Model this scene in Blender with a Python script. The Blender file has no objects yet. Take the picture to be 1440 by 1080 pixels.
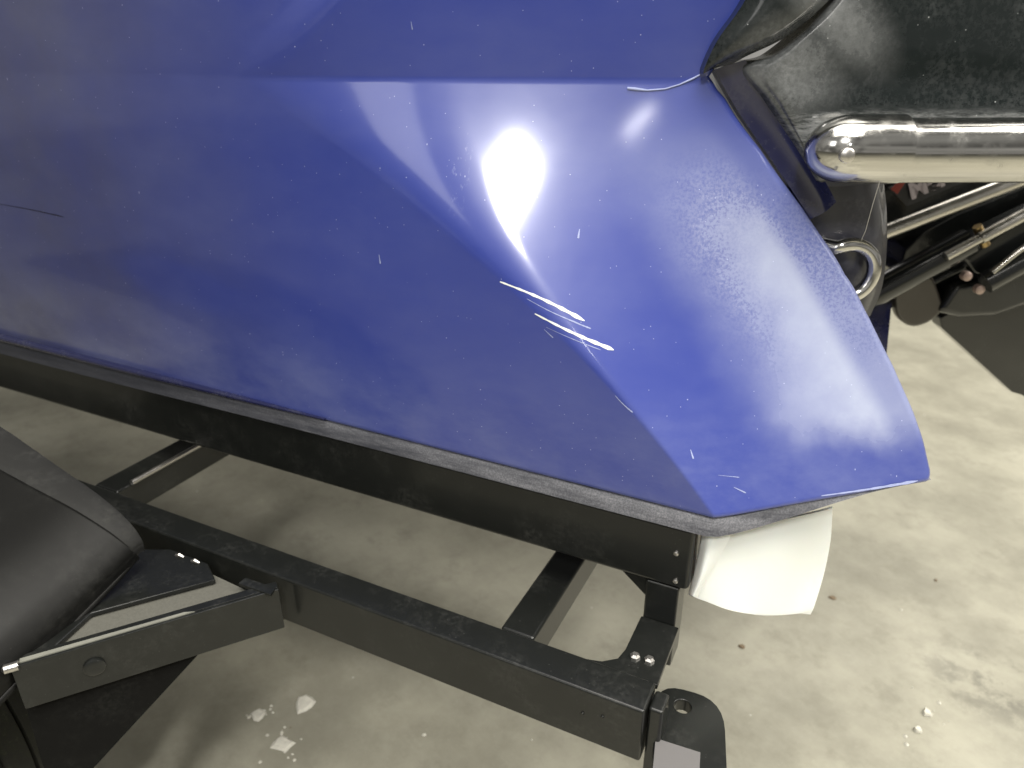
import bpy, bmesh, math, random
from mathutils import Vector, Matrix
random.seed(7)
scene = bpy.context.scene
# ------------------------------------------------------------------ camera
FPX = 1040.0; PITCH = math.radians(24.3); YAW = math.atan2(.441, .897)
RT = Vector((math.cos(YAW), math.sin(YAW), 0)); FH = Vector((-math.sin(YAW), math.cos(YAW), 0)); UPV = Vector((0, 0, 1))
FW = FH*math.cos(PITCH) - UPV*math.sin(PITCH); CU = FH*math.sin(PITCH) + UPV*math.cos(PITCH)
def ray(x, y): return FW + RT*((x-720)/FPX) + CU*((540-y)/FPX)
K = Vector((0, 0, .855))                       # aft lower corner of the hull side; X aft, Y inboard, Z up
CAM = K - ray(1000, 725)*.95
cd = bpy.data.cameras.new('camera'); cam = bpy.data.objects.new('camera', cd); scene.collection.objects.link(cam)
cam.location = CAM; cam.rotation_euler = (math.pi/2-PITCH, 0, YAW)
cd.sensor_width = 36; cd.lens = 26; cd.clip_start = .01; cd.clip_end = 200
cd.dof.use_dof = True; cd.dof.focus_distance = .93; cd.dof.aperture_fstop = 4.5
scene.camera = cam
# ------------------------------------------------------------------ light
w = bpy.data.worlds.new("World"); scene.world = w; w.use_nodes = True
bg = w.node_tree.nodes['Background']; bg.inputs['Strength'].default_value = 1
wt = w.node_tree; gco = wt.nodes.new('ShaderNodeTexCoord'); gsp = wt.nodes.new('ShaderNodeSeparateXYZ'); grp = wt.nodes.new('ShaderNodeValToRGB')
wt.links.new(gco.outputs['Generated'], gsp.inputs[0]); wt.links.new(gsp.outputs[2], grp.inputs[0]); gno = wt.nodes.new('ShaderNodeTexNoise'); gno.inputs['Scale'].default_value = 2.6; gno.inputs['Detail'].default_value = 3; wt.links.new(gco.outputs['Generated'], gno.inputs['Vector'])
gmr = wt.nodes.new('ShaderNodeMapRange'); gmr.inputs['From Min'].default_value = .38; gmr.inputs['From Max'].default_value = .62; gmr.inputs['To Min'].default_value = .35; gmr.inputs['To Max'].default_value = 1.55; wt.links.new(gno.outputs['Fac'], gmr.inputs['Value'])
gvm = wt.nodes.new('ShaderNodeVectorMath'); gvm.operation = 'SCALE'; wt.links.new(grp.outputs[0], gvm.inputs[0]); wt.links.new(gmr.outputs['Result'], gvm.inputs['Scale']); wt.links.new(gvm.outputs[0], bg.inputs['Color'])
grp.color_ramp.elements[0].position = 0; grp.color_ramp.elements[0].color = (.30, .29, .27, 1)
grp.color_ramp.elements[1].position = .8; grp.color_ramp.elements[1].color = (.15, .148, .14, 1)
scene.view_settings.view_transform = 'Standard'; scene.view_settings.look = 'None'
scene.view_settings.gamma = 1; scene.view_settings.exposure = 0
def area(name, loc, target, sx, sy, power, col=(1, .96, .88)):
    l = bpy.data.lights.new(name, 'AREA'); l.shape = 'RECTANGLE'; l.size = sx; l.size_y = sy; l.energy = power; l.color = col
    o = bpy.data.objects.new(name, l); scene.collection.objects.link(o); o.location = loc
    o.rotation_euler = (Vector(target)-Vector(loc)).to_track_quat('-Z', 'Y').to_euler(); return o
area('hall_and_added_lamp', (3.4, 1.6, 4.2), (1.2, 1.6, 0), 2.2, 3.0, 330)
area('hall_and_added_lamp', (.7, 3.9, 4.2), (.2, 1.8, 0), 2.6, 2.4, 125)
area('hall_and_added_lamp', (-1.2, -3.9, 3.3), (-.4, 0, 1.2), 1.1, 1.3, 15, (1, .98, .95))  # soft lamp added for the pale reflection left of the highlight
area('hall_and_added_lamp', Vector((-.331, .031, 1.26))+Vector((.27, -.752, .60))*4.0, (-.3, 0, 1.2), .34, .46, 85, (1, .98, .95))  # added lamp, placed to mirror as the main hull highlight
area('hall_and_added_lamp', Vector((-.17, .12, 1.32))+Vector((.40, -.83, .39))*4.4, (-.17, 0, 1.2), .06, .30, 3, (1, .98, .95))  # small lamp added to make the streak near the knuckle
area('hall_and_added_lamp', (1.3, -1.5, 4.8), (.3, -.2, .6), 1.6, 1.4, 72)  # high fill lamp added where the hull does not mirror it
area('hall_and_added_lamp', (.4, -.6, 4.6), (.3, .2, 0), 3.0, 2.6, 190)  # added overhead fill that softens the light on the floor
# ------------------------------------------------------------------ helpers
def onp(x, y, ax, v):
    r = ray(x, y); return CAM + r*((v-CAM[ax])/r[ax])
def at(x, y, dh):                              # point seen at x, y at horizontal distance dh
    r = ray(x, y); return CAM + r*(dh/r.dot(FH))
def root(name, loc, label, cat, group=None):
    o = bpy.data.objects.new(name, None); scene.collection.objects.link(o); o.location = loc
    o['label'] = label; o['category'] = cat; o.empty_display_size = .05
    if group: o['group'] = group
    return o
def top(o):
    while o.parent: o = o.parent
    return o
def mk(name, vs, fs, mat, parent=None, smooth=True, bevel=0, segs=2, sharp=None, label=None, loc=None):
    base = top(parent).location if parent else Vector(loc or (0, 0, 0))
    me = bpy.data.meshes.new(name); me.from_pydata([Vector(v)-base for v in vs], [], fs)
    bm = bmesh.new(); bm.from_mesh(me)
    bmesh.ops.remove_doubles(bm, verts=bm.verts, dist=1e-6)
    bmesh.ops.recalc_face_normals(bm, faces=bm.faces)
    if bevel:
        es = [e for e in bm.edges if len(e.link_faces) == 2 and e.calc_face_angle(0) > .45]
        bmesh.ops.bevel(bm, geom=es, offset=bevel, offset_type='OFFSET', segments=segs, profile=.5, affect='EDGES', clamp_overlap=True)
    bm.to_mesh(me); bm.free()
    for p in me.polygons: p.use_smooth = smooth
    if smooth: me.set_sharp_from_angle(angle=sharp if sharp else math.radians(38))
    me.materials.append(mat)
    o = bpy.data.objects.new(name, me); scene.collection.objects.link(o)
    if parent: o.parent = parent
    else: o.location = base
    if label: o['label'] = label
    if bevel and smooth:
        wn = o.modifiers.new('weighted', 'WEIGHTED_NORMAL'); wn.weight = 100; wn.keep_sharp = True
    return o
def box(x0, x1, y0, y1, z0, z1):
    return ([(x, y, z) for x in (x0, x1) for y in (y0, y1) for z in (z0, z1)],
            [(0, 1, 3, 2), (4, 6, 7, 5), (0, 4, 5, 1), (2, 3, 7, 6), (0, 2, 6, 4), (1, 5, 7, 3)])
def prism(pts, ext):                           # closed polygon of 3-D points extruded by ext
    n = len(pts); e = Vector(ext); vs = [Vector(p) for p in pts] + [Vector(p)+e for p in pts]
    return vs, [tuple(range(n)), tuple(range(2*n-1, n-1, -1))] + [(i, (i+1) % n, n+(i+1) % n, n+i) for i in range(n)]
def tube(path, rad, n=20, cap=True):
    path = [Vector(p) for p in path]; rads = rad if isinstance(rad, (list, tuple)) else [rad]*len(path)
    vs, fs = [], []; up = Vector((0, 0, 1)); prev = None
    for i, p in enumerate(path):
        t = (path[min(i+1, len(path)-1)] - path[max(i-1, 0)]).normalized()
        if prev is None:
            a = up if abs(t.dot(up)) < .9 else Vector((1, 0, 0)); u = (a - t*a.dot(t)).normalized()
        else: u = (prev - t*prev.dot(t)).normalized()
        prev = u; v = t.cross(u)
        for k in range(n):
            an = 2*math.pi*k/n; vs.append(p + (u*math.cos(an)+v*math.sin(an))*rads[i])
    for i in range(len(path)-1):
        for k in range(n): fs.append((i*n+k, i*n+(k+1) % n, (i+1)*n+(k+1) % n, (i+1)*n+k))
    if cap: fs.append(tuple(range(n))); fs.append(tuple(range(len(vs)-1, len(vs)-n-1, -1)))
    return vs, fs
def cr(a, b, c, d, t): return .5*((2*b)+(c-a)*t+(2*a-5*b+4*c-d)*t*t+(3*b-a-3*c+d)*t**3)
def patch(rows, nu=10, nv=10, back=None):      # smooth surface through a net of points, with optional thickness
    rows = [[Vector(p) for p in r] for r in rows]
    def line(P, n):
        out = []
        for i in range(len(P)-1):
            a = P[i-1] if i else P[0]*2-P[1]; d = P[i+2] if i+2 < len(P) else P[-1]*2-P[-2]
            for k in range(n): out.append(cr(a, P[i], P[i+1], d, k/n))
        return out+[P[-1]]
    R1 = [line(r, nu) for r in rows]; cols = [line([r[j] for r in R1], nv) for j in range(len(R1[0]))]
    m, n = len(cols), len(cols[0]); vs = [v for c in cols for v in c]
    fs = [(i*n+j, i*n+j+1, (i+1)*n+j+1, (i+1)*n+j) for i in range(m-1) for j in range(n-1)]
    if back:
        b = Vector(back); o = len(vs); vs = vs+[v+b for v in vs]
        fs += [tuple(o+i for i in reversed(f)) for f in fs]
        ring = [j for j in range(n)]+[i*n+n-1 for i in range(1, m)]+[(m-1)*n+j for j in range(n-2, -1, -1)]+[i*n for i in range(m-2, 0, -1)]
        for k in range(len(ring)):
            a, c = ring[k], ring[(k+1) % len(ring)]; fs.append((c, a, o+a, o+c))
    return vs, fs
# ------------------------------------------------------------------ materials
class N:
    def __init__(s, name):
        s.m = bpy.data.materials.new(name); s.m.use_nodes = True; s.t = s.m.node_tree; s.b = s.t.nodes['Principled BSDF']
        s.co = s.n('ShaderNodeTexCoord').outputs['Object']
    def n(s, ty, **k):
        o = s.t.nodes.new(ty)
        for a, v in k.items(): setattr(o, a, v)
        return o
    def l(s, a, b): s.t.links.new(a, b)
    def noise(s, scale, detail=4, rough=.55, stretch=None, vec=None):
        v = vec or s.co
        if stretch:
            mp = s.n('ShaderNodeMapping'); mp.inputs['Scale'].default_value = stretch; s.l(v, mp.inputs['Vector']); v = mp.outputs['Vector']
        o = s.n('ShaderNodeTexNoise'); o.inputs['Scale'].default_value = scale; o.inputs['Detail'].default_value = detail
        o.inputs['Roughness'].default_value = rough; s.l(v, o.inputs['Vector']); return o.outputs['Fac']
    def ramp(s, fac, lo, hi, a=0., b=1.):
        o = s.n('ShaderNodeMapRange'); o.interpolation_type = 'SMOOTHSTEP'
        o.inputs['From Min'].default_value = lo; o.inputs['From Max'].default_value = hi
        o.inputs['To Min'].default_value = a; o.inputs['To Max'].default_value = b; s.l(fac, o.inputs['Value']); return o.outputs['Result']
    def math(s, op, a, b=None, clamp=False):
        o = s.n('ShaderNodeMath', operation=op); o.use_clamp = clamp
        for i, v in enumerate((a, b)):
            if v is None: continue
            if isinstance(v, (int, float)): o.inputs[i].default_value = v
            else: s.l(v, o.inputs[i])
        return o.outputs[0]
    def mix(s, fac, a, b):
        o = s.n('ShaderNodeMix', data_type='RGBA')
        if isinstance(fac, (int, float)): o.inputs[0].default_value = fac
        else: s.l(fac, o.inputs[0])
        for i, v in ((6, a), (7, b)):
            if isinstance(v, tuple): o.inputs[i].default_value = (*v, 1)
            else: s.l(v, o.inputs[i])
        return o.outputs[2]
    def specks(s, scale, size, keep=.5, vec=None):             # small irregular dots
        v = s.n('ShaderNodeTexVoronoi'); v.inputs['Scale'].default_value = scale; s.l(vec or s.co, v.inputs['Vector'])
        d = s.ramp(v.outputs['Distance'], size, size*.5)
        sp = s.n('ShaderNodeSeparateColor'); s.l(v.outputs['Color'], sp.inputs['Color'])
        return s.math('MULTIPLY', d, s.math('GREATER_THAN', sp.outputs[0], keep))
    def blob(s, c, r, vec=None, soft=.0):                      # round mark centred at c with radii r
        mp = s.n('ShaderNodeMapping'); mp.vector_type = 'TEXTURE'
        mp.inputs['Location'].default_value = c[:3]; mp.inputs['Rotation'].default_value = (0, c[3] if len(c) > 3 else 0, 0)
        mp.inputs['Scale'].default_value = r; s.l(vec or s.co, mp.inputs['Vector'])
        le = s.n('ShaderNodeVectorMath', operation='LENGTH'); s.l(mp.outputs['Vector'], le.inputs[0])
        return s.ramp(le.outputs['Value'], 1, soft)
    def bump(s, fac, strength, dist=.001):
        o = s.n('ShaderNodeBump'); o.inputs['Strength'].default_value = strength; o.inputs['Distance'].default_value = dist
        s.l(fac, o.inputs['Height']); s.l(o.outputs['Normal'], s.b.inputs['Normal']); return o.outputs['Normal']
    def set(s, **k):
        for a, v in k.items():
            i = s.b.inputs[a.replace('_', ' ')]
            if isinstance(v, tuple): i.default_value = (*v, 1)
            elif isinstance(v, (int, float)): i.default_value = v
            else: s.l(v, i)
        return s.m

def SEP(m, i):
    s = m.n('ShaderNodeSeparateXYZ'); m.l(m.co, s.inputs[0]); return s.outputs[i]
def gloss_black(name, col=(.012, .013, .013), rough=.22, dust=.25, coat=.6, dcol=(.11, .11, .10), scale=14, metal=0, spec=.5):
    m = N(name); n1 = m.noise(scale, 6, .65); n2 = m.noise(scale*9, 5, .7)
    d = m.math('MULTIPLY', m.ramp(n1, .42, .75), m.ramp(n2, .35, .7)); d = m.math('MULTIPLY', d, dust)
    sp = m.math('MULTIPLY', m.specks(170, .16, .8), dust*1.3, True); d = m.math('MAXIMUM', d, sp)
    m.bump(m.noise(60, 3), .06)
    return m.set(Base_Color=m.mix(d, col, dcol), Roughness=m.ramp(d, 0, .4, rough, rough+.3), Coat_Weight=coat, Coat_Roughness=.08, Metallic=metal, Specular_IOR_Level=spec)
M = {}
M['frame'] = gloss_black('black_trailer_paint', col=(.008, .0088, .008), rough=.3, dust=.22, coat=.12, spec=.42)
M['fender'] = gloss_black('black_fender_plastic', col=(.006, .006, .0055), rough=.42, dust=.12, coat=0, scale=8, spec=.15)
M['flap'] = gloss_black('black_rubber_flap', col=(.006, .006, .0055), rough=.8, dust=.1, coat=0, spec=.1)
m = N('dusty_black_strip'); da = m.ramp(m.noise(9, 8, .8, (.35, 1, 3)), .3, .75); db = m.ramp(m.noise(420, 4, .7), .35, .7)
dd = m.math('MULTIPLY', m.math('MULTIPLY', da, m.math('ADD', m.math('MULTIPLY', db, .6), .4)), m.ramp(SEP(m, 0), -1.2, -.35, .3, 1.25), True)
M['strip'] = m.set(Base_Color=m.mix(dd, (.022, .024, .032), (.20, .20, .215)), Roughness=.6)
M['fender_strip'] = gloss_black('worn_grey_rubber', col=(.014, .014, .013), rough=.7, dust=.5, coat=0, spec=.3, dcol=(.07, .07, .065))
M['tyre'] = gloss_black('tyre_rubber', col=(.012, .012, .010), rough=.75, dust=.9, coat=0, dcol=(.08, .085, .06))
M['engine'] = gloss_black('engine_paint', col=(.008, .009, .009), rough=.22, dust=.2)
M['navy'] = gloss_black('navy_gelcoat', col=(.011, .013, .055), rough=.25, dust=.3, coat=.6)
M['grey'] = gloss_black('grey_patch_surface', col=(.12, .115, .115), rough=.5, dust=.2, coat=0)
M['dark_label'] = gloss_black('dark_decal', col=(.035, .035, .037), rough=.4, dust=.1, coat=.3)
def plain(name, col, rough=.4, metal=0, var=.15, scale=40, **k):
    m = N(name); f = m.ramp(m.noise(scale, 5, .65), .3, .7, 1-var, 1+var*.3)
    h = m.n('ShaderNodeMix', data_type='RGBA', blend_type='MULTIPLY'); h.inputs[0].default_value = 1
    h.inputs[6].default_value = (*col, 1); cc = m.n('ShaderNodeCombineColor')
    for i in range(3): m.l(f, cc.inputs[i])
    m.l(cc.outputs[0], h.inputs[7])
    return m.set(Base_Color=h.outputs[2], Roughness=rough, Metallic=metal, **k)
def steel(name, col=(.62, .61, .58), rough=.1, scale=300):
    m = N(name); a = m.noise(scale, 4, .6, (.05, .05, 1)); b = m.noise(30, 6, .7)
    r = m.math('ADD', m.ramp(b, .45, .8, rough, rough+.22), m.math('MULTIPLY', a, .05))
    m.bump(m.math('ADD', a, b), .05, .0005)
    return m.set(Base_Color=m.mix(m.ramp(b, .55, .8), col, tuple(c*.75 for c in col)), Metallic=1., Roughness=r)
M['steel'] = steel('polished_stainless'); M['rod'] = steel('rod_chrome', (.55, .53, .48), .25); M['bolt'] = steel('zinc_bolt', (.6, .58, .55), .3)
M['brass'] = plain('brass_fitting', (.45, .33, .16), .35, 1.)
M['white_gouge'] = plain('exposed_white_gelcoat', (.8, .82, .78), .6)
M['pink'] = plain('faded_bolt_head', (.5, .38, .33), .4, .3)
M['letters'] = plain('pale_lettering', (.62, .55, .56), .5); M['red'] = plain('red_stripe', (.35, .05, .03), .5)
M['chip'] = plain('pale_chip', (.62, .6, .52), .8, scale=90); M['brown'] = plain('dry_brown_leaf', (.2, .15, .095), .8)
M['dusty'] = plain('dusty_grey_steel', (.10, .098, .082), .7, var=.15, scale=300)
M['edge_glint'] = plain('pale_edge_reflection', (.2, .2, .17), .45)
M['thread'] = plain('pale_thread', (.5, .48, .42), .4)
# cloth
m = N('white_cloth'); m.bump(m.noise(600, 2), .2, .0004)
M['cloth'] = m.set(Base_Color=(.88, .875, .82), Roughness=.9, Subsurface_Weight=.1)
# brown blade
M['blade'] = gloss_black('bronze_brown_blade', col=(.045, .037, .028), rough=.35, dust=.2)
# concrete
m = N('concrete')
mp = m.n('ShaderNodeMapping'); mp.inputs['Rotation'].default_value = (0, 0, .5); mp.inputs['Scale'].default_value = (1, 1.05, 1); m.l(m.co, mp.inputs['Vector']); v = mp.outputs[0]
a = m.noise(1.7, 10, .68, vec=v); b = m.noise(8, 10, .75, vec=v); c = m.noise(70, 4, .7)
base = m.mix(m.ramp(a, .33, .66), (.235, .224, .176), (.385, .37, .295))
base = m.mix(m.math('MULTIPLY', m.ramp(b, .48, .70), .45), base, (.19, .18, .14))
base = m.mix(m.math('MULTIPLY', m.ramp(c, .55, .8), .15), base, (.52, .5, .42))
g1 = m.math('MULTIPLY', m.blob((.62, .88, 0), (.3, .2, 1), soft=.2), m.ramp(m.noise(7, 6, .75), .44, .6))
base = m.mix(m.math('MULTIPLY', g1, .65), base, (.11, .105, .085))
base = m.mix(m.math('MULTIPLY', m.specks(7, .03, .8), .4), base, (.13, .08, .045))
base = m.mix(m.math('MULTIPLY', m.specks(11, .05, .72), .8), base, (.62, .6, .54))
m.bump(m.math('ADD', b, c), .06, .002)
M['concrete'] = m.set(Base_Color=base, Roughness=m.ramp(b, .3, .7, .42, .62))
# blue gelcoat with pale haze, dust and fine scratches
def gelcoat():
    m = N('blue_gelcoat')
    sd_ = m.math('ADD', m.math('ADD', SEP(m, 0), m.math('MULTIPLY', SEP(m, 2), .74)), -.272)      # minus the distance to the trailing edge
    wob = m.math('MULTIPLY', m.math('SUBTRACT', m.noise(6, 6, .6), .5), .07)
    hz = m.math('MULTIPLY', m.ramp(m.math('ADD', sd_, wob), -.20, -.02), m.math('MULTIPLY', m.ramp(m.math('ADD', SEP(m, 2), wob), .055, .12), m.ramp(SEP(m, 2), .50, .27)))
    hz = m.math('MULTIPLY', hz, m.ramp(sd_, -.03, .0, 1, .55))
    fine = m.ramp(m.noise(260, 5, .7), .30, .62); mott = m.ramp(m.noise(24, 6, .65), .2, .8)
    pit = m.math('MULTIPLY', m.math('MULTIPLY', m.ramp(hz, .1, .4), m.ramp(hz, .95, .5)), m.ramp(SEP(m, 2), .10, .30))
    hz2 = m.math('MULTIPLY', hz, m.math('ADD', m.math('MULTIPLY', mott, .15), .85))
    hz2 = m.math('MULTIPLY', hz2, m.math('SUBTRACT', 1, m.math('MULTIPLY', m.math('MULTIPLY', pit, m.math('SUBTRACT', 1, fine)), .6)))
    low = m.math('MULTIPLY', m.ramp(SEP(m, 2), .19, .03), m.ramp(m.noise(7, 7, .7, (.6, 1, 1.4)), .25, .85))
    low = m.math('MULTIPLY', low, .15)
    cloud = m.math('MULTIPLY', m.ramp(m.noise(5, 7, .65, (.8, 1, 1.6)), .3, .9), .06)
    dust = m.math('ADD', m.math('MULTIPLY', hz2, .68), m.math('ADD', low, cloud), True)
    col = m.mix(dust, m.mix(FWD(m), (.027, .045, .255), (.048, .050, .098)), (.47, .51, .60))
    s1 = m.specks(75, .07, .86); s2 = m.specks(150, .11, .9)
    st = m.n('ShaderNodeMapping'); st.inputs['Rotation'].default_value = (0, .5, 0); st.inputs['Scale'].default_value = (1, 1, .25); m.l(m.co, st.inputs['Vector'])
    s3 = m.specks(70, .05, .93, st.outputs[0])
    sp = m.math('MAXIMUM', m.math('MAXIMUM', s1, s2), s3)
    drip = m.math('MULTIPLY', m.blob((-.37, 0, .40), (.016, 9, .075)), m.ramp(m.noise(160, 4, .7, (1, 1, .3)), .56, .7))
    sp = m.math('MAXIMUM', m.math('MULTIPLY', sp, .6), m.math('MULTIPLY', drip, .3))
    col = m.mix(sp, col, (.62, .66, .85))
    wav = m.noise(6, 3, .5)
    m.bump(m.math('ADD', m.math('MULTIPLY', wav, 1), m.math('MULTIPLY', m.noise(900, 2), .004)), .12, .01)
    return m.set(Base_Color=col, Roughness=m.ramp(dust, 0, .6, .33, .7), Coat_Weight=m.ramp(dust, .1, .7, .9, .15), Coat_Roughness=m.ramp(dust, 0, .4, .10, .3))
def FWD(m):                                    # forward side greyer and darker: floor reflection and light falloff painted in
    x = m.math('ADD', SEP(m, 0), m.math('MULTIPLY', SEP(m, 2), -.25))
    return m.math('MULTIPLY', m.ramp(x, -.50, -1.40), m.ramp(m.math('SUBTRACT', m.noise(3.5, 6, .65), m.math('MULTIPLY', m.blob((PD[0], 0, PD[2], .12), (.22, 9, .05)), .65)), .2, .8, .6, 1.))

# ------------------------------------------------------------------ floor
F = 14.0; n = 2
mk('concrete_floor', [(-F, -F, 0), (F, -F, 0), (F, F, 0), (-F, F, 0)], [(0, 1, 2, 3)], M['concrete'], smooth=False)['kind'] = 'structure'
# ------------------------------------------------------------------ the boat
boat = root('motor_boat', K, 'blue motor boat stern corner with white gouges, resting on the black trailer', 'boat')
ZK = .51
def lerp_t(tab, z):
    if z <= tab[0][0]: return tab[0][1]
    for (a, u), (b, v) in zip(tab, tab[1:]):
        if z <= b:
            t = (z-a)/(b-a); return u+(v-u)*t
    (a, u), (b, v) = tab[-2:]; return v+(v-u)/(b-a)*(z-b)
def cubic_t(tab, z):
    if z <= tab[0][0] or z >= tab[-1][0]: return lerp_t(tab, z)
    for i in range(len(tab)-1):
        if z <= tab[i+1][0]:
            t = (z-tab[i][0])/(tab[i+1][0]-tab[i][0])
            a = tab[i-1][1] if i else 2*tab[0][1]-tab[1][1]; d = tab[i+2][1] if i+2 < len(tab) else 2*tab[-1][1]-tab[-2][1]
            return cr(a, tab[i][1], tab[i+1][1], d, t)
def sm(x, a, b):
    t = max(0., min(1., (x-a)/(b-a))); return t*t*(3-2*t)
def sm(x, a, b):
    t = max(0., min(1., (x-a)/(b-a))); return t*t*(3-2*t)
def zb(x): return 0 if x < 0 else .115*(x*x/.06 if x < .03 else x-.015)        # the foot rises a little towards the tip
def xc(z): z = max(0, z); return -(.82*z+1.1*z*z) if z < ZK else -(.82*ZK+1.1*ZK*ZK)+1.3*(z-ZK)
def ms(z): return .66-.59*z
def wdt(z): return .006+.30*(max(0, z)/ZK)**2.6
def hull(x, z):                                # Y of the hull side, metres inboard of the chine corner
    zz = min(z, ZK); q = x-xc(zz); wd = wdt(zz)
    h = 0 if q <= 0 else (q*q/(2*wd) if q < wd else q-wd/2)
    y = ms(zz)*h
    if z > ZK: y -= (z-ZK)*(.04+.13*sm(x-xc(z), -.03, .07))
    return y
def hullp(px, py):                             # meet the hull surface along a sight line
    r = ray(px, py); a, b = .5, 1.7
    f = lambda t: (CAM+r*t-K)[1]-hull((CAM+r*t-K)[0], (CAM+r*t-K)[2])
    t = .6; prev = f(t)
    while t < 1.8:
        v = f(t+.01)
        if prev < 0 <= v: break
        prev = v; t += .01
    a, b = t, t+.01
    for _ in range(30):
        c = (a+b)/2
        if f(c) < 0: a = c
        else: b = c
    return CAM+r*a-K
TE = []
for q in [(1303, 668), (1285, 603), (1250, 520), (1215, 450), (1180, 388), (1120, 295), (1060, 212), (1010, 140), (986, 108)]:
    P = hullp(*q); TE.append((P[2], P[0]))
TE.sort()
print('TE', TE, 'foot', zb(TE[0][1]))
def xte(z): return cubic_t(TE, z) if z < TE[-1][0] else TE[-1][1]+ (z-TE[-1][0])*.55
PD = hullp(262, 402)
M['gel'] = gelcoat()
zs = [.0, .004, .01, .02] + [.02+(.49-.02)*i/90 for i in range(1, 91)] + [.50, .505, .51, .515, .52, .53] + [.53+.27*i/24 for i in range(1, 25)]
us = [-2.9, -2.2, -1.7, -1.4] + [-1.4+.0*0 for _ in ()]
vs, fs = [], []
NL, NR = 70, 130
cols = None
for z in zs:
    P = []
    for i in range(NL+NR+1):
        zz = z
        for _ in range(4):
            c = xc(zz); t = xte(zz); sx = (i-NL)/NR
            x = -2.9+(c+2.9)*(1-(1-i/NL)**2.2) if i < NL else c+(t-c)*sx
            zz = z+zb(x)*max(0, 1-z/.25)
        P.append(Vector((x, hull(x, zz), zz)))
    # rounded trailing lip turning inboard
    tx = P[-1]; d = (P[-1]-P[-3]).normalized(); inn = Vector((-.25, 1, 0)).normalized()
    r = .011
    nrm = Vector((-d.y, d.x, 0)).normalized()
    for k in range(1, 8):
        a = k/7*math.radians(100); P.append(tx + d*(r*math.sin(a)) + nrm*(r*(1-math.cos(a))))
    P.append(P[-1]+Vector((-.02, .06, 0)))
    vs += [p+K for p in P]; ncol = len(P)
n = ncol
fs = [(i*n+j, i*n+j+1, (i+1)*n+j+1, (i+1)*n+j) for i in range(len(zs)-1) for j in range(n-1)]
# bottom lip rolled under
bl = len(vs)
low = [vs[j] for j in range(n)]
for k, (dy, dz) in enumerate([(.001, -.003), (.004, -.0055), (.012, -.006)]):
    vs += [p+Vector((-.0006*dy, dy, dz)) for p in low]
    a = 0 if k == 0 else bl+(k-1)*n; b_ = bl+k*n
    fs += [(a+j, b_+j, b_+j+1, a+j+1) for j in range(n-1)]
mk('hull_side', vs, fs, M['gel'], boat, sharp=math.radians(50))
# chine strip (dirty dark lower band) follows the hull foot and wraps round the corner
foot = [Vector((x, hull(x, zb(x)), zb(x))) for x in [-2.9, -2.2, -1.8, -1.4, -1.1, -.8, -.6, -.4, -.25, -.15, -.1, -.07, -.045, -.03, -.02, -.012, -.004, .01, .03, .06, .1, .14, .18, .22, .25]]
prof = [(.016, -.004), (.0025, -.0065), (.0005, -.008), (-.0045, -.0275), (-.0052, -.0300), (-.003, -.031), (.03, -.031)]
vs = []
for i, p in enumerate(foot):
    t = (foot[min(i+1, len(foot)-1)]-foot[max(0, i-1)]).normalized(); nn = Vector((-t.y, t.x, 0))
    k = 1-.92*sm(p.x, -.01, .235); nn = nn.copy(); p = p+nn*.006*sm(p.x, .02, .2)
    if p.x < -.5:  k = 1+.25*sm(-p.x, .5, 1.4)
    for (o, z) in prof: vs.append(K+p+nn*o+Vector((0, 0, z*k)))
npf = len(prof); fs = [(i*npf+j, i*npf+j+1, (i+1)*npf+j+1, (i+1)*npf+j) for i in range(len(foot)-1) for j in range(npf-1)]
mk('chine_strip', vs, fs, M['strip'], boat, sharp=math.radians(40))
# long glossy rub bead above the strip at the forward part
bead = [K+Vector((x, hull(x, 0)-.004-.006*sm(-x, .55, 1.3), .001+.004*sm(-x, .6, 1.4))) for x in [-2.9, -2.3, -1.9, -1.6, -1.3, -1.1, -.95, -.8, -.7, -.62]]
mk('rub_bead', *tube(bead, [.008, .008, .008, .008, .0075, .007, .006, .005, .0035, .002], 14), M['navy'], boat)
# bottom and inboard faces that close the boat
T0 = K+Vector((xte(.045), hull(xte(.045), .045), .03))
hb = [K+Vector((-2.9, .03, -.02)), K+Vector((-.02, .03, -.02)), T0+Vector((-.02, .03, -.012)), T0+Vector((-.05, .5, -.05)), T0+Vector((-.05, .95, -.02)), K+Vector((-2.9, 1.2, -.02)), K+Vector((-2.9, .6, -.06))]
mk('hull_bottom', *prism(hb, (0, 0, .02)), M['navy'], boat)
# transom: dark inboard-running face behind the trailing lip
rows = []
for z in (.045, .12, .25, .38, .47, .52):
    P = Vector((xte(z), hull(xte(z), z), z)); x0 = P.x-.012; y0 = P.y+.05
    rows.append([K+Vector((x0, y0, z)), K+Vector((min(x0-.02, .05), y0+.12, z)), K+Vector((min(x0-.05, .05), y0+.5, z)), K+Vector((.03, y0+1.3, z))])
mk('transom', *patch(rows, 6, 6, back=(-.02, 0, 0)), M['navy'], boat)
# deck above
mk('deck', *prism([K+Vector(p) for p in [(-2.9, .0, .8), (-.1, .1, .8), (.9, .6, .8), (.9, 1.2, .8), (-2.9, 1.2, .8)]], (0, 0, .02)), M['engine'], boat)
# ---- navy recessed band between hull lip and stern panel
rows = [[at(1004, 98, .985), at(1022, 92, .982), at(1048, 84, .975)],
        [at(1040, 160, .99), at(1062, 150, .985), at(1085, 140, .972)],
        [at(1085, 225, .985), at(1110, 214, .98), at(1132, 208, .966)],
        [at(1125, 285, .98), at(1150, 272, .975), at(1162, 258, .962)],
        [at(1140, 308, .98), at(1160, 298, .975), at(1176, 284, .965)]]
mk('recessed_band', *patch(rows, 8, 8, back=FH*.02), M['navy'], boat)
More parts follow.
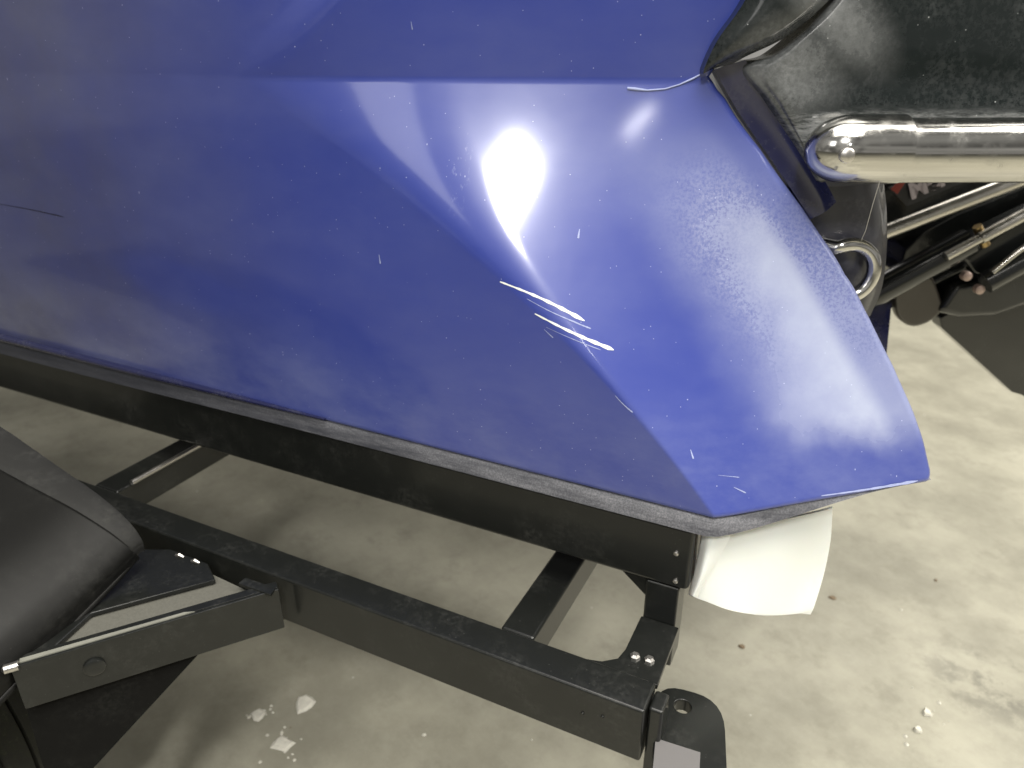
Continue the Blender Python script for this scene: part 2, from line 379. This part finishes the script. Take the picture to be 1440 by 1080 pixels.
# ---- black upper facet between the blue side and the stern panel
M['scuffed_glare'] = None
m = N('scuffed_glare_gelcoat')
n1 = m.noise(10, 7, .65); n2 = m.noise(150, 5, .75); n3 = m.noise(28, 8, .8, (1, 1, 1))
P1 = at(1110, 100, .95)-K; P2 = at(1180, 25, .95)-K; P3 = at(1290, 160, .95)-K; P4 = at(1060, 110, .95)-K
hzz = m.blob((P1.x, P1.y, P1.z, .6), (.09, .3, .08)); hzz = m.math('MAXIMUM', hzz, m.blob((P2.x, P2.y, P2.z, .75), (.11, .3, .05)))  # pale blobs put the glare along the rim into the scuffed colour
hzz = m.math('MAXIMUM', hzz, m.blob((P4.x, P4.y, P4.z), (.05, .3, .04)))
hzz = m.math('MULTIPLY', hzz, m.math('ADD', m.math('MULTIPLY', m.ramp(n3, .3, .7), .35), .65))
hzz = m.math('MULTIPLY', hzz, m.math('ADD', m.math('MULTIPLY', m.ramp(n2, .3, .7), .3), .7))
gen = m.math('MULTIPLY', m.math('MULTIPLY', m.ramp(n1, .35, .8), m.ramp(n2, .4, .65)), .10)
d = m.math('ADD', m.math('MULTIPLY', hzz, .42), gen, True)
edge = m.math('MULTIPLY', m.ramp(SEP(m, 2), P3.z+.012, P3.z-.012), m.math('MULTIPLY', m.ramp(m.noise(70, 7, .8, (.6, .6, 3)), .3, .75), .6))
d = m.math('MAXIMUM', d, edge)
d = m.math('MAXIMUM', d, m.math('MULTIPLY', m.specks(120, .12, .86), .7)); m.bump(n3, .05)
M['scuffed_glare'] = m.set(Base_Color=m.mix(d, (.008, .011, .011), (.42, .43, .43)), Specular_IOR_Level=.3, Roughness=m.ramp(d, 0, .5, .16, .55), Coat_Weight=.3, Coat_Roughness=.1)
rows = [[at(1205, -290, .93), at(1250, -285, .93), at(1315, -280, .935), at(1345, -280, .95)],
        [at(1090, -90, .935), at(1130, -80, .93), at(1195, -70, .935), at(1225, -70, .95)],
        [at(1048, 0, .945), at(1085, 5, .93), at(1140, 5, .935), at(1158, 8, .955)],
        [at(1010, 55, .955), at(1040, 55, .94), at(1085, 52, .94), at(1105, 52, .96)],
        [at(992, 92, .962), at(1010, 86, .955), at(1035, 80, .955), at(1050, 79, .965)],
        [at(989, 104, .966), at(1000, 98, .966), at(1016, 93, .968), at(1030, 90, .972)]]
mk('upper_facet', *patch(rows, 10, 8, back=FH*.03), M['scuffed_glare'], boat)
# ---- stern panel (big black face aft of the hull)
rows = [[at(1335, -290, .985), at(1352, -290, .958), at(1385, -290, .95), at(1500, -290, .952), at(1700, -290, .96)],
        [at(1215, -90, .985), at(1232, -90, .958), at(1262, -90, .95), at(1400, -90, .952), at(1700, -90, .96)],
        [at(1150, 15, .985), at(1172, 10, .955), at(1205, 5, .947), at(1400, 0, .952), at(1700, 0, .96)],
        [at(1085, 75, .985), at(1108, 70, .958), at(1150, 66, .949), at(1400, 66, .952), at(1700, 66, .96)],
        [at(1040, 92, .982), at(1062, 98, .966), at(1130, 110, .952), at(1400, 120, .954), at(1700, 120, .96)],
        [at(1075, 140, .972), at(1092, 145, .960), at(1145, 155, .950), at(1400, 160, .950), at(1700, 160, .955)],
        [at(1122, 208, .966), at(1134, 212, .958), at(1165, 216, .954), at(1400, 215, .955), at(1700, 215, .96)],
        [at(1150, 255, .966), at(1158, 256, .962), at(1190, 250, .962), at(1400, 244, .966), at(1700, 244, .97)]]
mk('stern_panel', *patch(rows, 12, 10, back=FH*.03), M['scuffed_glare'], boat)
# under-lip of stern panel
# ---- dark inner transom surface under the tube, with silhouette curving away
rows = [[at(1118, 262, 1.01), at(1180, 262, 1.0), at(1225, 258, 1.01), at(1243, 256, 1.06)],
        [at(1135, 300, 1.01), at(1190, 300, 1.0), at(1230, 300, 1.01), at(1247, 300, 1.06)],
        [at(1150, 350, 1.01), at(1200, 350, 1.0), at(1234, 350, 1.01), at(1247, 352, 1.06)],
        [at(1170, 400, 1.02), at(1205, 402, 1.01), at(1228, 404, 1.02), at(1240, 405, 1.06)],
        [at(1190, 450, 1.03), at(1205, 450, 1.02), at(1215, 448, 1.03), at(1224, 444, 1.06)]]
M['well'] = gloss_black('weathered_well_gelcoat', col=(.05, .05, .062), rough=.35, dust=.5, coat=.3, dcol=(.16, .16, .17), scale=20)
mk('engine_well', *patch(rows, 8, 8, back=FH*.05+RT*-.02), M['well'], boat)
# ---- stainless rub rail with bullet end cap
DT = .925
ra = at(1258, 212, DT); rb = at(1258, 212, DT)+RT*.62+Vector((0, 0, .002))
tb, tf = tube([ra+(rb-ra)*(i/12) for i in range(13)], .0375, 40)
mk('rub_rail', tb, tf, M['steel'], boat)
ca = at(1264, 210, DT); L = .112
path, rr = [], []
for i in range(28):
    t = i/27
    s = 1-(1-t)**2 if False else t
    x = L*s; path.append(ca-RT*x)
    k = max(0, (x-.055)/(L-.055)); rr.append(.0400*math.sqrt(max(.0004, 1-k**2.2)))
capv, capf = tube(path, rr, 44)
cap = mk('end_cap', capv, capf, M['steel'], boat, sharp=math.radians(60))
sc_c = at(1192, 219, DT-.0405)
sv, sf = tube([sc_c+FH*.006, sc_c, sc_c-FH*.0015, sc_c-FH*.0022], [.0085, .0085, .007, .002], 20)
screw = mk('screw', sv, sf, M['bolt'], cap)
# rim line between the panel and tube
# ---- tie-down eye
ub = []; c0 = at(1190, 382, .985); R1 = .0375
for i in range(25):
    a = math.radians(-118+ (118+118)*i/24+0)
    ub.append(c0+RT*(R1*1.0*math.cos(a))+Vector((0, 0, R1*math.sin(a)))+FH*.0)
ub = [c0-RT*.04+Vector((0, 0, -.034))+FH*.03]+ub[0:]+[c0-RT*.04+Vector((0, 0, .034))+FH*.03]
mk('tie_down_eye', *tube(ub, .0098, 20), M['steel'], boat)
# ---- gouges: thin raised slivers of bare white gelcoat that follow the hull
def sliver(name, a, b, wpx, bow=0, mat='white_gouge', nseg=18, off=.0004):
    a, b = Vector(a), Vector(b); d = (b-a); pn = Vector((-d.y, d.x)).normalized(); vs = []
    for i in range(nseg+1):
        t = i/nseg; c = a+d*t+pn*(bow*math.sin(math.pi*t)); wd = wpx*(.35+.65*t)*min(1, (1-t)*12+.25)*(1+.25*math.sin(i*2.1+a.x))
        for s in (-.5, .5):
            q = c+pn*(s*wd); vs.append(hullp(q.x, q.y)+K-FH*off)
    fs = [(2*i, 2*i+1, 2*i+3, 2*i+2) for i in range(nseg)]
    return mk(name, vs, fs, M[mat], boat)
M['faint'] = plain('scratch_and_reflection', (.30, .34, .55), .6)
for a, b, wd, bow in [((703, 396), (822, 451), 5.5, -3), ((752, 441), (863, 492), 5.5, 2)]: sliver('gouge', a, b, wd, bow)
for a, b, wd, bow in [((741, 420), (815, 455), 1.6, 2), ((800, 450), (831, 462), 2.2, 0), ((768, 460), (845, 492), 1.2, 1), ((765, 463), (778, 475), 1.5, 0), ((865, 556), (890, 580), 2, 1), ((971, 632), (975, 645), 2.5, 0),
                      ((1032, 685), (1049, 693), 2, 0), ((533, 358), (535, 371), 1.8, 0), ((815, 322), (813, 335), 3, 0), ((1010, 668), (1040, 671), 1, 0), ((578, 30), (580, 42), 1.5, 0),
                      ((1155, 697), (1290, 676), 4, 1)]: sliver('scratch_and_line', a, b, wd, bow, 'faint')
M['dark_mark'] = plain('dark_line', (.008, .009, .025), .5)
sliver('scratch_and_line', (-6, 286), (90, 305), 1.5, -1, 'dark_mark')  # thin dark line on the forward side
# pale curled reflection at the knuckle end, built as a thin bead
cb = [hullp(x, y)+K-FH*.001 for x, y in [(882, 124), (892, 125), (910, 127), (935, 125), (955, 119), (975, 110), (984, 105)]]
mk('reflection_line', *tube(cb, [.0016, .0020, .0011, .0009, .0009, .0012, .0008], 8), M['faint'], boat)
# ------------------------------------------------------------------ trailer
tr = root('boat_trailer', Vector((-.6, -.1, 0)), 'black painted steel boat trailer frame with mudguard, standing on the concrete under the blue boat', 'trailer')
def tbox(name, a, b, bev=.004, mat='frame'): return mk(name, *box(a[0], b[0], a[1], b[1], a[2], b[2]), M[mat], tr, bevel=bev, segs=3)
Y2a, Y2b = -.163, -.110
tbox('upper_rail', (-3, .003, .722), (-.018, .055, .823), .007)
tbox('lower_rail', (-3, Y2a, .572), (-.024, Y2b, .66), .004)
def xat(px, py, z): return onp(px, py, 2, z)[0]
tbox('cross_member', (-.250, Y2b+.001, .60), (-.198, 1.9, .6585), .005)
xl = onp(130, 682, 2, .6585); xr = onp(185, 700, 2, .6585)
print('cm2', xl, xr)
tbox('cross_member', (xl[0], Y2b+.001, .60), (xl[0]+.062, 1.9, .6585), .005)
mk('brake_line', *tube([(xl[0]+.068, Y2b+.03, .664), (xl[0]+.068, .4, .664), (xl[0]+.068, 1.8, .664)], .005, 10), M['bolt'], tr)
tbox('upright', (-.077, .004, .58), (-.030, .05, .7215), .003)
mk('corner_plate', *prism([(-.082, -.112, .6575), (-.022, -.112, .6575), (-.024, .003, .6575), (-.079, .003, .6575), (-.079, -.07, .6575), (-.083, -.09, .6575), (-.1, -.104, .6575), (-.13, -.112, .6575)], (0, 0, -.008)), M['frame'], tr, bevel=.0015)
tbox('end_upright', (-.0225, -.150, .40), (-.004, -.116, .655), .004)
mk('gusset', *prism([(-.0775, .01, .7215), (-.115, .01, .7215), (-.0775, .01, .690)], (0, .01, 0)), M['frame'], tr)
for px, py in [(893, 924), (913, 929)]:
    p = onp(px, py, 2, .6575)
    mk('bolt', *tube([p+Vector((0, 0, -.004)), p+Vector((0, 0, .003)), p+Vector((0, 0, .006))], [.007, .007, .004], 6), M['bolt'], tr)
for px, py in [(951, 778), (950, 817)]:
    p = onp(px, py, 1, .002)
    mk('bolt', *tube([p+Vector((0, .004, 0)), p+Vector((0, -.002, 0)), p+Vector((0, -.003, 0))], [.004, .0035, .002], 10), M['bolt'], tr)
for px, py in [(819, 1003), (847, 1008)]:
    p = onp(px, py, 1, Y2a)
    mk('rivet', *tube([p+Vector((0, .002, 0)), p+Vector((0, -.002, 0))], [.003, .002], 8), M['frame'], tr)
# lamp bracket plate with hole
def rounded(px, r=14, seg=6):
    out = []
    n = len(px)
    for i, c in enumerate(px):
        a, b, d = Vector(px[i-1]), Vector(c), Vector(px[(i+1) % n])
        u = (a-b).normalized(); v = (d-b).normalized(); rr_ = min(r, (a-b).length*.45, (d-b).length*.45)
        for k in range(seg+1):
            t = k/seg; out.append((b+u*rr_)*(1-t)**2+b*2*t*(1-t)+(b+v*rr_)*t*t)
    return out
zb = .60
pl = [onp(q[0], q[1], 2, zb) for q in rounded([(912, 1300), (921, 958), (1018, 985), (1032, 1300)], 42)]
# plate as ring of quads round a hole
hc = onp(960, 993, 2, zb); hr = .0115
bm = bmesh.new(); outer = [bm.verts.new(p) for p in pl]; inner = [bm.verts.new(hc+Vector((hr*math.cos(a), hr*math.sin(a), 0))) for a in [2*math.pi*k/24 for k in range(24)]]
eo = [bm.edges.new((outer[i], outer[(i+1) % len(outer)])) for i in range(len(outer))]; ei = [bm.edges.new((inner[i], inner[(i+1) % 24])) for i in range(24)]
bmesh.ops.triangle_fill(bm, edges=eo+ei, use_beauty=True)
ret = bmesh.ops.extrude_face_region(bm, geom=bm.faces[:])
for v in [g for g in ret['geom'] if isinstance(g, bmesh.types.BMVert)]: v.co.z -= .02
bm.verts.index_update(); bm.verts.ensure_lookup_table()
pv = [v.co.copy() for v in bm.verts]; pf = [tuple(v.index for v in f.verts) for f in bm.faces]; bm.free()
mk('lamp_bracket', pv, pf, M['frame'], tr, bevel=.0035, segs=3)
patch_outline = [onp(x, y, 2, zb+.004) for x, y in [(922, 1038), (985, 1058), (980, 1150), (912, 1150)]]
mk('grey_patch', *prism(patch_outline, (0, 0, -.006)), M['grey'], tr, smooth=False)  # plain grey patch on the bracket plate
# diagonal brace arm
za = .655
a0, a1 = onp(392, 829, 2, za), onp(14, 940, 2, za); dv = (a1-a0).normalized(); sd = Vector((dv.y, -dv.x, 0))
if sd.dot(FH) < 0: sd = -sd
hgt = .075
mk('brace_arm', *prism([a0, a1, a1+Vector((0, 0, -hgt)), a0+Vector((0, 0, -hgt))], sd*.006), M['frame'], tr, bevel=.002)
mk('brace_flange', *prism([a0+sd*.0065, a1+sd*.0065, a1+sd*.022, a0+sd*.022], Vector((0, 0, -.005))), M['frame'], tr, bevel=.0015)
mk('edge_reflection', *prism([a1+(a0-a1)*.03+sd*.005+Vector((0, 0, .0012)), a1+(a0-a1)*.66+sd*.005+Vector((0, 0, .0012)), a1+(a0-a1)*.62+sd*.010+Vector((0, 0, .0012)), a1+(a0-a1)*.03+sd*.013+Vector((0, 0, .0012))], Vector((0, 0, -.003))), M['edge_glint'], tr)  # pale strip paints the floor's reflection along the flange
def on_plane(px, py, o, nn): r = ray(px, py); return CAM+r*((o-CAM).dot(nn)/r.dot(nn))
bp = on_plane(133, 937, a0, sd)
mk('bolt', *tube([bp+sd*.002, bp-sd*.003, bp-sd*.005, bp-sd*.0052], [.014, .014, .011, .004], 24), M['frame'], tr)
ep = a1+Vector((0, 0, .001))
mk('bolt', *tube([ep+dv*-.01, ep+dv*.006, ep+dv*.009], [.0065, .0065, .003], 12), M['bolt'], tr)
# mudguard mounting plate attached to the lower rail
mp_ = [onp(x, y, 2, .652) for x, y in [(190, 772), (240, 772), (292, 792), (303, 815), (128, 862), (62, 922), (20, 935), (60, 850)]]
mk('mounting_plate', *prism(mp_, (0, 0, -.008)), M['frame'], tr, bevel=.002)
wb = [onp(x, y, 2, .642) for x, y in [(55, 925), (128, 858), (300, 808), (356, 834), (300, 852), (100, 908)]]
mk('dusty_web', *prism(wb, (0, 0, -.006)), M['dusty'], tr, bevel=.001)
for px, py in [(253, 783), (275, 791)]:
    p = onp(px, py, 2, .652); mk('weld_bead', *tube([p+Vector((-.008, -.001, .001)), p+Vector((0, 0, .003)), p+Vector((.008, .001, .001))], [.002, .004, .002], 8), M['bolt'], tr)
pc = [onp(x, y, 2, .657) for x, y in [(345, 812), (388, 826), (380, 836), (335, 820)]]
mk('corner_plate', *prism(pc, (0, 0, -.005)), M['frame'], tr, bevel=.001)
# mudguard: arched sheet running outboard, dusty strip along its inner edge
FY0, FY1 = -.235, -.60
prof = [onp(x, y, 1, FY0) for x, y in [(203, 775), (200, 762), (180, 735), (140, 700), (90, 665), (40, 630), (0, 603), (-120, 530), (-300, 450)]]
prof = [(p.x, p.z) for p in prof]
print('fender', prof)
def fprof(y, lift=0, k=1): return [Vector((x, y, z+lift*(1-.09*i))) for i, (x, z) in enumerate(prof)]
wk = [min(1, .16+.14*i) for i in range(len(prof))]
def sprof(off, lift): return [Vector((x, FY0-off*k, z+lift)) for (x, z), k in zip(prof, wk)]
rows = [sprof(.070, 0), fprof(FY0-.10, -.022), fprof(FY0-.20, -.052), fprof(FY1, -.11), fprof(FY1-.02, -.15)]
mk('mudguard', *patch(rows, 6, 5, back=(0, 0, -.006)), M['fender'], tr)
rows = [sprof(0, 0), sprof(.005, .006), sprof(.066, .006), sprof(.072, .0005)]
mk('mudguard_edge_strip', *patch(rows, 6, 3, back=(0, 0, -.005)), M['fender_strip'], tr)
x0, z0 = prof[0]
lipc = [Vector((x0-.004, FY0-.01+(FY1-FY0)*i/10, z0-.006-.115*i/10)) for i in range(11)]
mk('mudguard_lip', *tube(lipc, [.003]+[.006]*9+[.003], 12), M['fender'], tr)
# wheel under the mudguard
wheel_c = Vector((x0-.47, (FY0+FY1)/2-.0, .36)); RW = .345
vs, fs = [], []; pr = [(-.095, .20), (-.10, .25), (-.102, .30), (-.092, .33), (-.07, .343), (-.045, .345), (-.040, .338), (-.032, .345), (-.003, .346), (0, .338), (.003, .346), (.032, .345), (.040, .338), (.045, .345), (.07, .343), (.092, .33), (.102, .30), (.10, .25), (.095, .20)]
nt = 72
for k in range(nt):
    a = 2*math.pi*k/nt
    for (yy, r) in pr: vs.append(wheel_c+Vector((r*math.cos(a), yy, r*math.sin(a))))
L_ = len(pr); fs = [(k*L_+j, k*L_+j+1, ((k+1) % nt)*L_+j+1, ((k+1) % nt)*L_+j) for k in range(nt) for j in range(L_-1)]
wheel = mk('tyre', vs, fs, M['tyre'], tr, sharp=math.radians(30))
mk('rim', *tube([wheel_c+Vector((0, -.07, 0)), wheel_c+Vector((0, -.03, 0)), wheel_c+Vector((0, .07, 0))], [.19, .203, .203], 40), M['bolt'], wheel)
fp = [on_plane(x, y, a0+sd*.02, sd) for x, y in [(22, 945), (278, 900), (278, 922), (132, 1080), (110, 1160), (90, 1160), (58, 1070)]]
mk('mud_flap', *prism(fp, sd*.004), M['flap'], tr, bevel=.001)
# ------------------------------------------------------------------ rag
def P3(px, py, dh): return at(px, py, dh)
rows = [[at(988, 738, .835), at(1003, 744, .822), at(1040, 742, .835), at(1100, 731, .862), at(1150, 720, .885), at(1171, 714, .9)],
        [at(984, 770, .835), at(1000, 775, .818), at(1035, 778, .828), at(1098, 772, .850), at(1142, 765, .886), at(1168, 760, .9)],
        [at(976, 805, .835), at(990, 808, .816), at(1030, 815, .822), at(1092, 815, .846), at(1135, 808, .886), at(1159, 806, .895)],
        [at(970, 832, .833), at(984, 838, .814), at(1028, 855, .818), at(1080, 860, .842), at(1122, 858, .878), at(1146, 850, .886)],
        [at(969, 837, .833), at(982, 842, .814), at(1030, 858, .818), at(1077, 866, .842), at(1120, 863, .878), at(1140, 864, .885)]]
rag = mk('rag', *patch(rows, 12, 10, back=FH*.004), M['cloth'], None, loc=at(1060, 745, .86))
rag['label'] = 'white folded rag hanging under the aft corner of the blue hull'; rag['category'] = 'rag'
rows = [[at(990, 735, .825), at(1004, 743, .812), at(1032, 745, .812)],
        [at(984, 775, .823), at(994, 782, .806), at(1014, 780, .811)],
        [at(977, 806, .822), at(985, 812, .803), at(995, 812, .809)],
        [at(969, 836, .822), at(974, 838, .804), at(980, 841, .808)]]
mk('fold', *patch(rows, 8, 8, back=FH*.002), M['cloth'], rag)
# ------------------------------------------------------------------ second boat's outboard engine behind
D2 = 1.55
eng = root('outboard_motor', at(1400, 420, D2)*1.0, 'black tilted outboard motor with chrome steering rods behind the blue boat', 'outboard motor')
def q2(pts, dh): return [at(x, y, dh) for x, y in pts]
def eprism(name, pts, dh, th, mat='engine', bev=.006, parent=None, **k): return mk(name, *prism(q2(pts, dh), FH*th), M[mat], parent or eng, bevel=bev, segs=3, **k)
eprism('bracket', [(1225, 225), (1560, 215), (1560, 330), (1440, 262), (1345, 300), (1268, 342), (1245, 330), (1225, 300)], D2+.16, .12)
eprism('bracket', [(1272, 352), (1300, 325), (1345, 300), (1440, 262), (1560, 215), (1560, 430), (1440, 395), (1380, 430), (1330, 450), (1300, 418), (1262, 398), (1252, 376), (1268, 368)], D2+.12, .10)
mk('steering_rod', *tube([at(1225, 334, D2-.02), at(1560, 205, D2-.02)], .0155, 20), M['rod'], eng)
lab = eprism('decal', [(1250, 264), (1360, 222), (1370, 250), (1276, 290)], D2+.09, .004, 'dark_label', .0005)
eprism('stripe', [(1253, 266), (1270, 248), (1280, 246), (1262, 273)], D2+.083, .003, 'red', 0, lab)
cyl = mk('tilt_cylinder', *tube([at(1218, 418, D2), at(1300, 373, D2), at(1362, 340, D2)], .031, 28), M['engine'], eng)
mk('tilt_cylinder', *tube([at(1222, 440, D2+.08), at(1372, 366, D2+.08)], .012, 16), M['engine'], eng)
mk('cylinder_rod', *tube([at(1330, 361, D2-.035), at(1378, 335, D2-.035), at(1378.5, 335, D2-.035), at(1560, 238, D2-.035)], [.010, .010, .013, .013], 20), M['rod'], eng)
mk('collar', *tube([at(1374, 318, D2-.02), at(1386, 345, D2-.02)], .0095, 14), M['brass'], eng)
eprism('clevis', [(1358, 340), (1440, 300), (1560, 245), (1560, 330), (1470, 370), (1410, 392), (1372, 385), (1356, 365)], D2+.02, .05)
mk('cross_tube', *tube([at(1385, 398, D2-.01), at(1560, 300, D2-.01)], .024, 24), M['engine'], eng)
mk('hinge_rod', *tube([at(1395, 383, D2-.03), at(1430, 355, D2-.03), at(1560, 262, D2-.03)], .006, 12), M['rod'], eng)
for x, y in [(1367, 392), (1385, 411)]:
    p = at(x, y, D2-.04); mk('bolt', *tube([p+FH*.03, p+FH*.016, p+FH*.013], [.010, .010, .006], 14), M['pink'], eng)
# rounded brown anode blade
blade_pts = rounded([(1256, 400), (1310, 378), (1330, 436), (1306, 456), (1282, 462), (1262, 448)], 22, 5)
mk('anode_blade', *prism([at(q[0], q[1], D2+.05) for q in blade_pts], FH*.03), M['blade'], eng, bevel=.008, segs=3)
eprism('swivel_housing', [(1318, 440), (1345, 400), (1400, 392), (1560, 330), (1560, 400), (1440, 432), (1400, 446), (1350, 448)], D2+.04, .08, bev=.015)
leg = eprism('anti_ventilation_plate', [(1322, 447), (1360, 425), (1560, 370), (1560, 640), (1438, 556), (1424, 552), (1325, 462)], D2+.10, .05, bev=.004)
# lettering
tc = bpy.data.curves.new('t', 'FONT'); tc.body = 'Mercury'; tc.size = .05; tc.extrude = .0012; tc.offset = .0022
to = bpy.data.objects.new('t', tc); scene.collection.objects.link(to); bpy.context.view_layer.update()
me = bpy.data.meshes.new_from_object(to.evaluated_get(bpy.context.evaluated_depsgraph_get())); bpy.data.objects.remove(to)
o = at(1281, 280, D2+.083); o2 = at(1360, 246, D2+.083); X = (o2-o).normalized(); Zn = -FH; Yv = Zn.cross(X).normalized(); X = Yv.cross(Zn)
for v in me.vertices: v.co = o+X*v.co.x+Yv*v.co.y+Zn*v.co.z - eng.location
me.materials.append(M['letters']); me.name = 'lettering'; lo = bpy.data.objects.new('lettering', me); scene.collection.objects.link(lo); lo.parent = lab
# ------------------------------------------------------------------ thread
th = mk('loose_thread', *tube([at(1237, 256, .905), at(1228, 285, .92), at(1217, 325, .94), at(1211, 338, .955)], .0005, 6), M['thread'], None, loc=at(1217, 325, .94))
th['label'] = 'fine loose thread stretched from the chrome end cap down to the tie-down ring'; th['category'] = 'thread'
# ------------------------------------------------------------------ litter on the floor
def flake(px, py, size, name, label, cat, mat, group=None, h=.006, el=1., rot=0, seed=1):
    rnd = random.Random(seed); c = onp(px, py, 2, .0015); n = 9; pts = []
    for k in range(n):
        a = 2*math.pi*k/n; r = size*rnd.uniform(.65, 1.1); u = Vector((r*math.cos(a)*el, r*math.sin(a), 0)); u.rotate(Matrix.Rotation(rot, 3, 'Z')); pts.append(c+u)
    vs = pts+[p+(c-p)*.25+Vector((0, 0, h*rnd.uniform(.5, 1))) for p in pts]
    fs = [tuple(range(n-1, -1, -1)), tuple(range(n, 2*n))]+[(i, (i+1) % n, n+(i+1) % n, n+i) for i in range(n)]
    o = mk(name, vs, fs, M[mat], None, smooth=False, loc=c); o['label'] = label; o['category'] = cat
    if group: o['group'] = group
    return o
flake(428, 990, .030, 'plaster_flake', 'largest pale plaster flake on the concrete below the lower trailer rail', 'debris', 'chip', 'pale crumbs on the floor', seed=3)
flake(362, 1006, .018, 'plaster_crumb', 'small pale crumb left of the largest flake on the floor', 'debris', 'chip', 'pale crumbs on the floor', seed=5)
flake(397, 1046, .022, 'plaster_crumb', 'pale crumb nearest the bottom edge, before the largest flake', 'debris', 'chip', 'pale crumbs on the floor', seed=8, el=1.4)
flake(1304, 1003, .013, 'pebble', 'larger of two pale pebbles on the dark floor stain', 'debris', 'chip', 'pale crumbs on the floor', seed=9, h=.01)
flake(1291, 1027, .010, 'pebble', 'smaller of two pale pebbles on the dark floor stain', 'debris', 'chip', 'pale crumbs on the floor', seed=10, h=.008)
flake(1043, 909, .009, 'leaf_scrap', 'brown scrap on the floor just below the white rag', 'debris', 'brown', seed=11, el=1.1, h=.003)
flake(1170, 840, .009, 'leaf_scrap', 'dark thin scrap on the floor right beside the white rag', 'debris', 'brown', seed=12, el=1.5, h=.003)
flake(1316, 816, .008, 'leaf_scrap', 'tiny brown scrap on the open floor at the right', 'debris', 'brown', seed=13, el=.6, h=.003)
vs, fs = [], []
rnd = random.Random(4)
for k in range(46):
    cx, cy, s = random.choice([(365, 1003, 14), (395, 1040, 22), (405, 1062, 14), (1300, 1020, 40), (1000, 720, 0)])
    if not s: cx, cy, s = rnd.uniform(300, 1400), rnd.uniform(600, 1070), 5
    c = onp(rnd.gauss(cx, s*.6), rnd.gauss(cy, s*.5), 2, .001); r = rnd.uniform(.0015, .006); b = len(vs)
    for a in range(5): vs.append(c+Vector((r*math.cos(a*1.257), r*math.sin(a*1.257)*rnd.uniform(.6, 1.1), 0)))
    vs.append(c+Vector((0, 0, r*.8))); fs += [(b+a, b+(a+1) % 5, b+5) for a in range(5)]
g = mk('grit', vs, fs, M['chip'], None, smooth=False); g['kind'] = 'stuff'; g['label'] = 'fine pale grit scattered on the concrete floor'; g['category'] = 'grit'
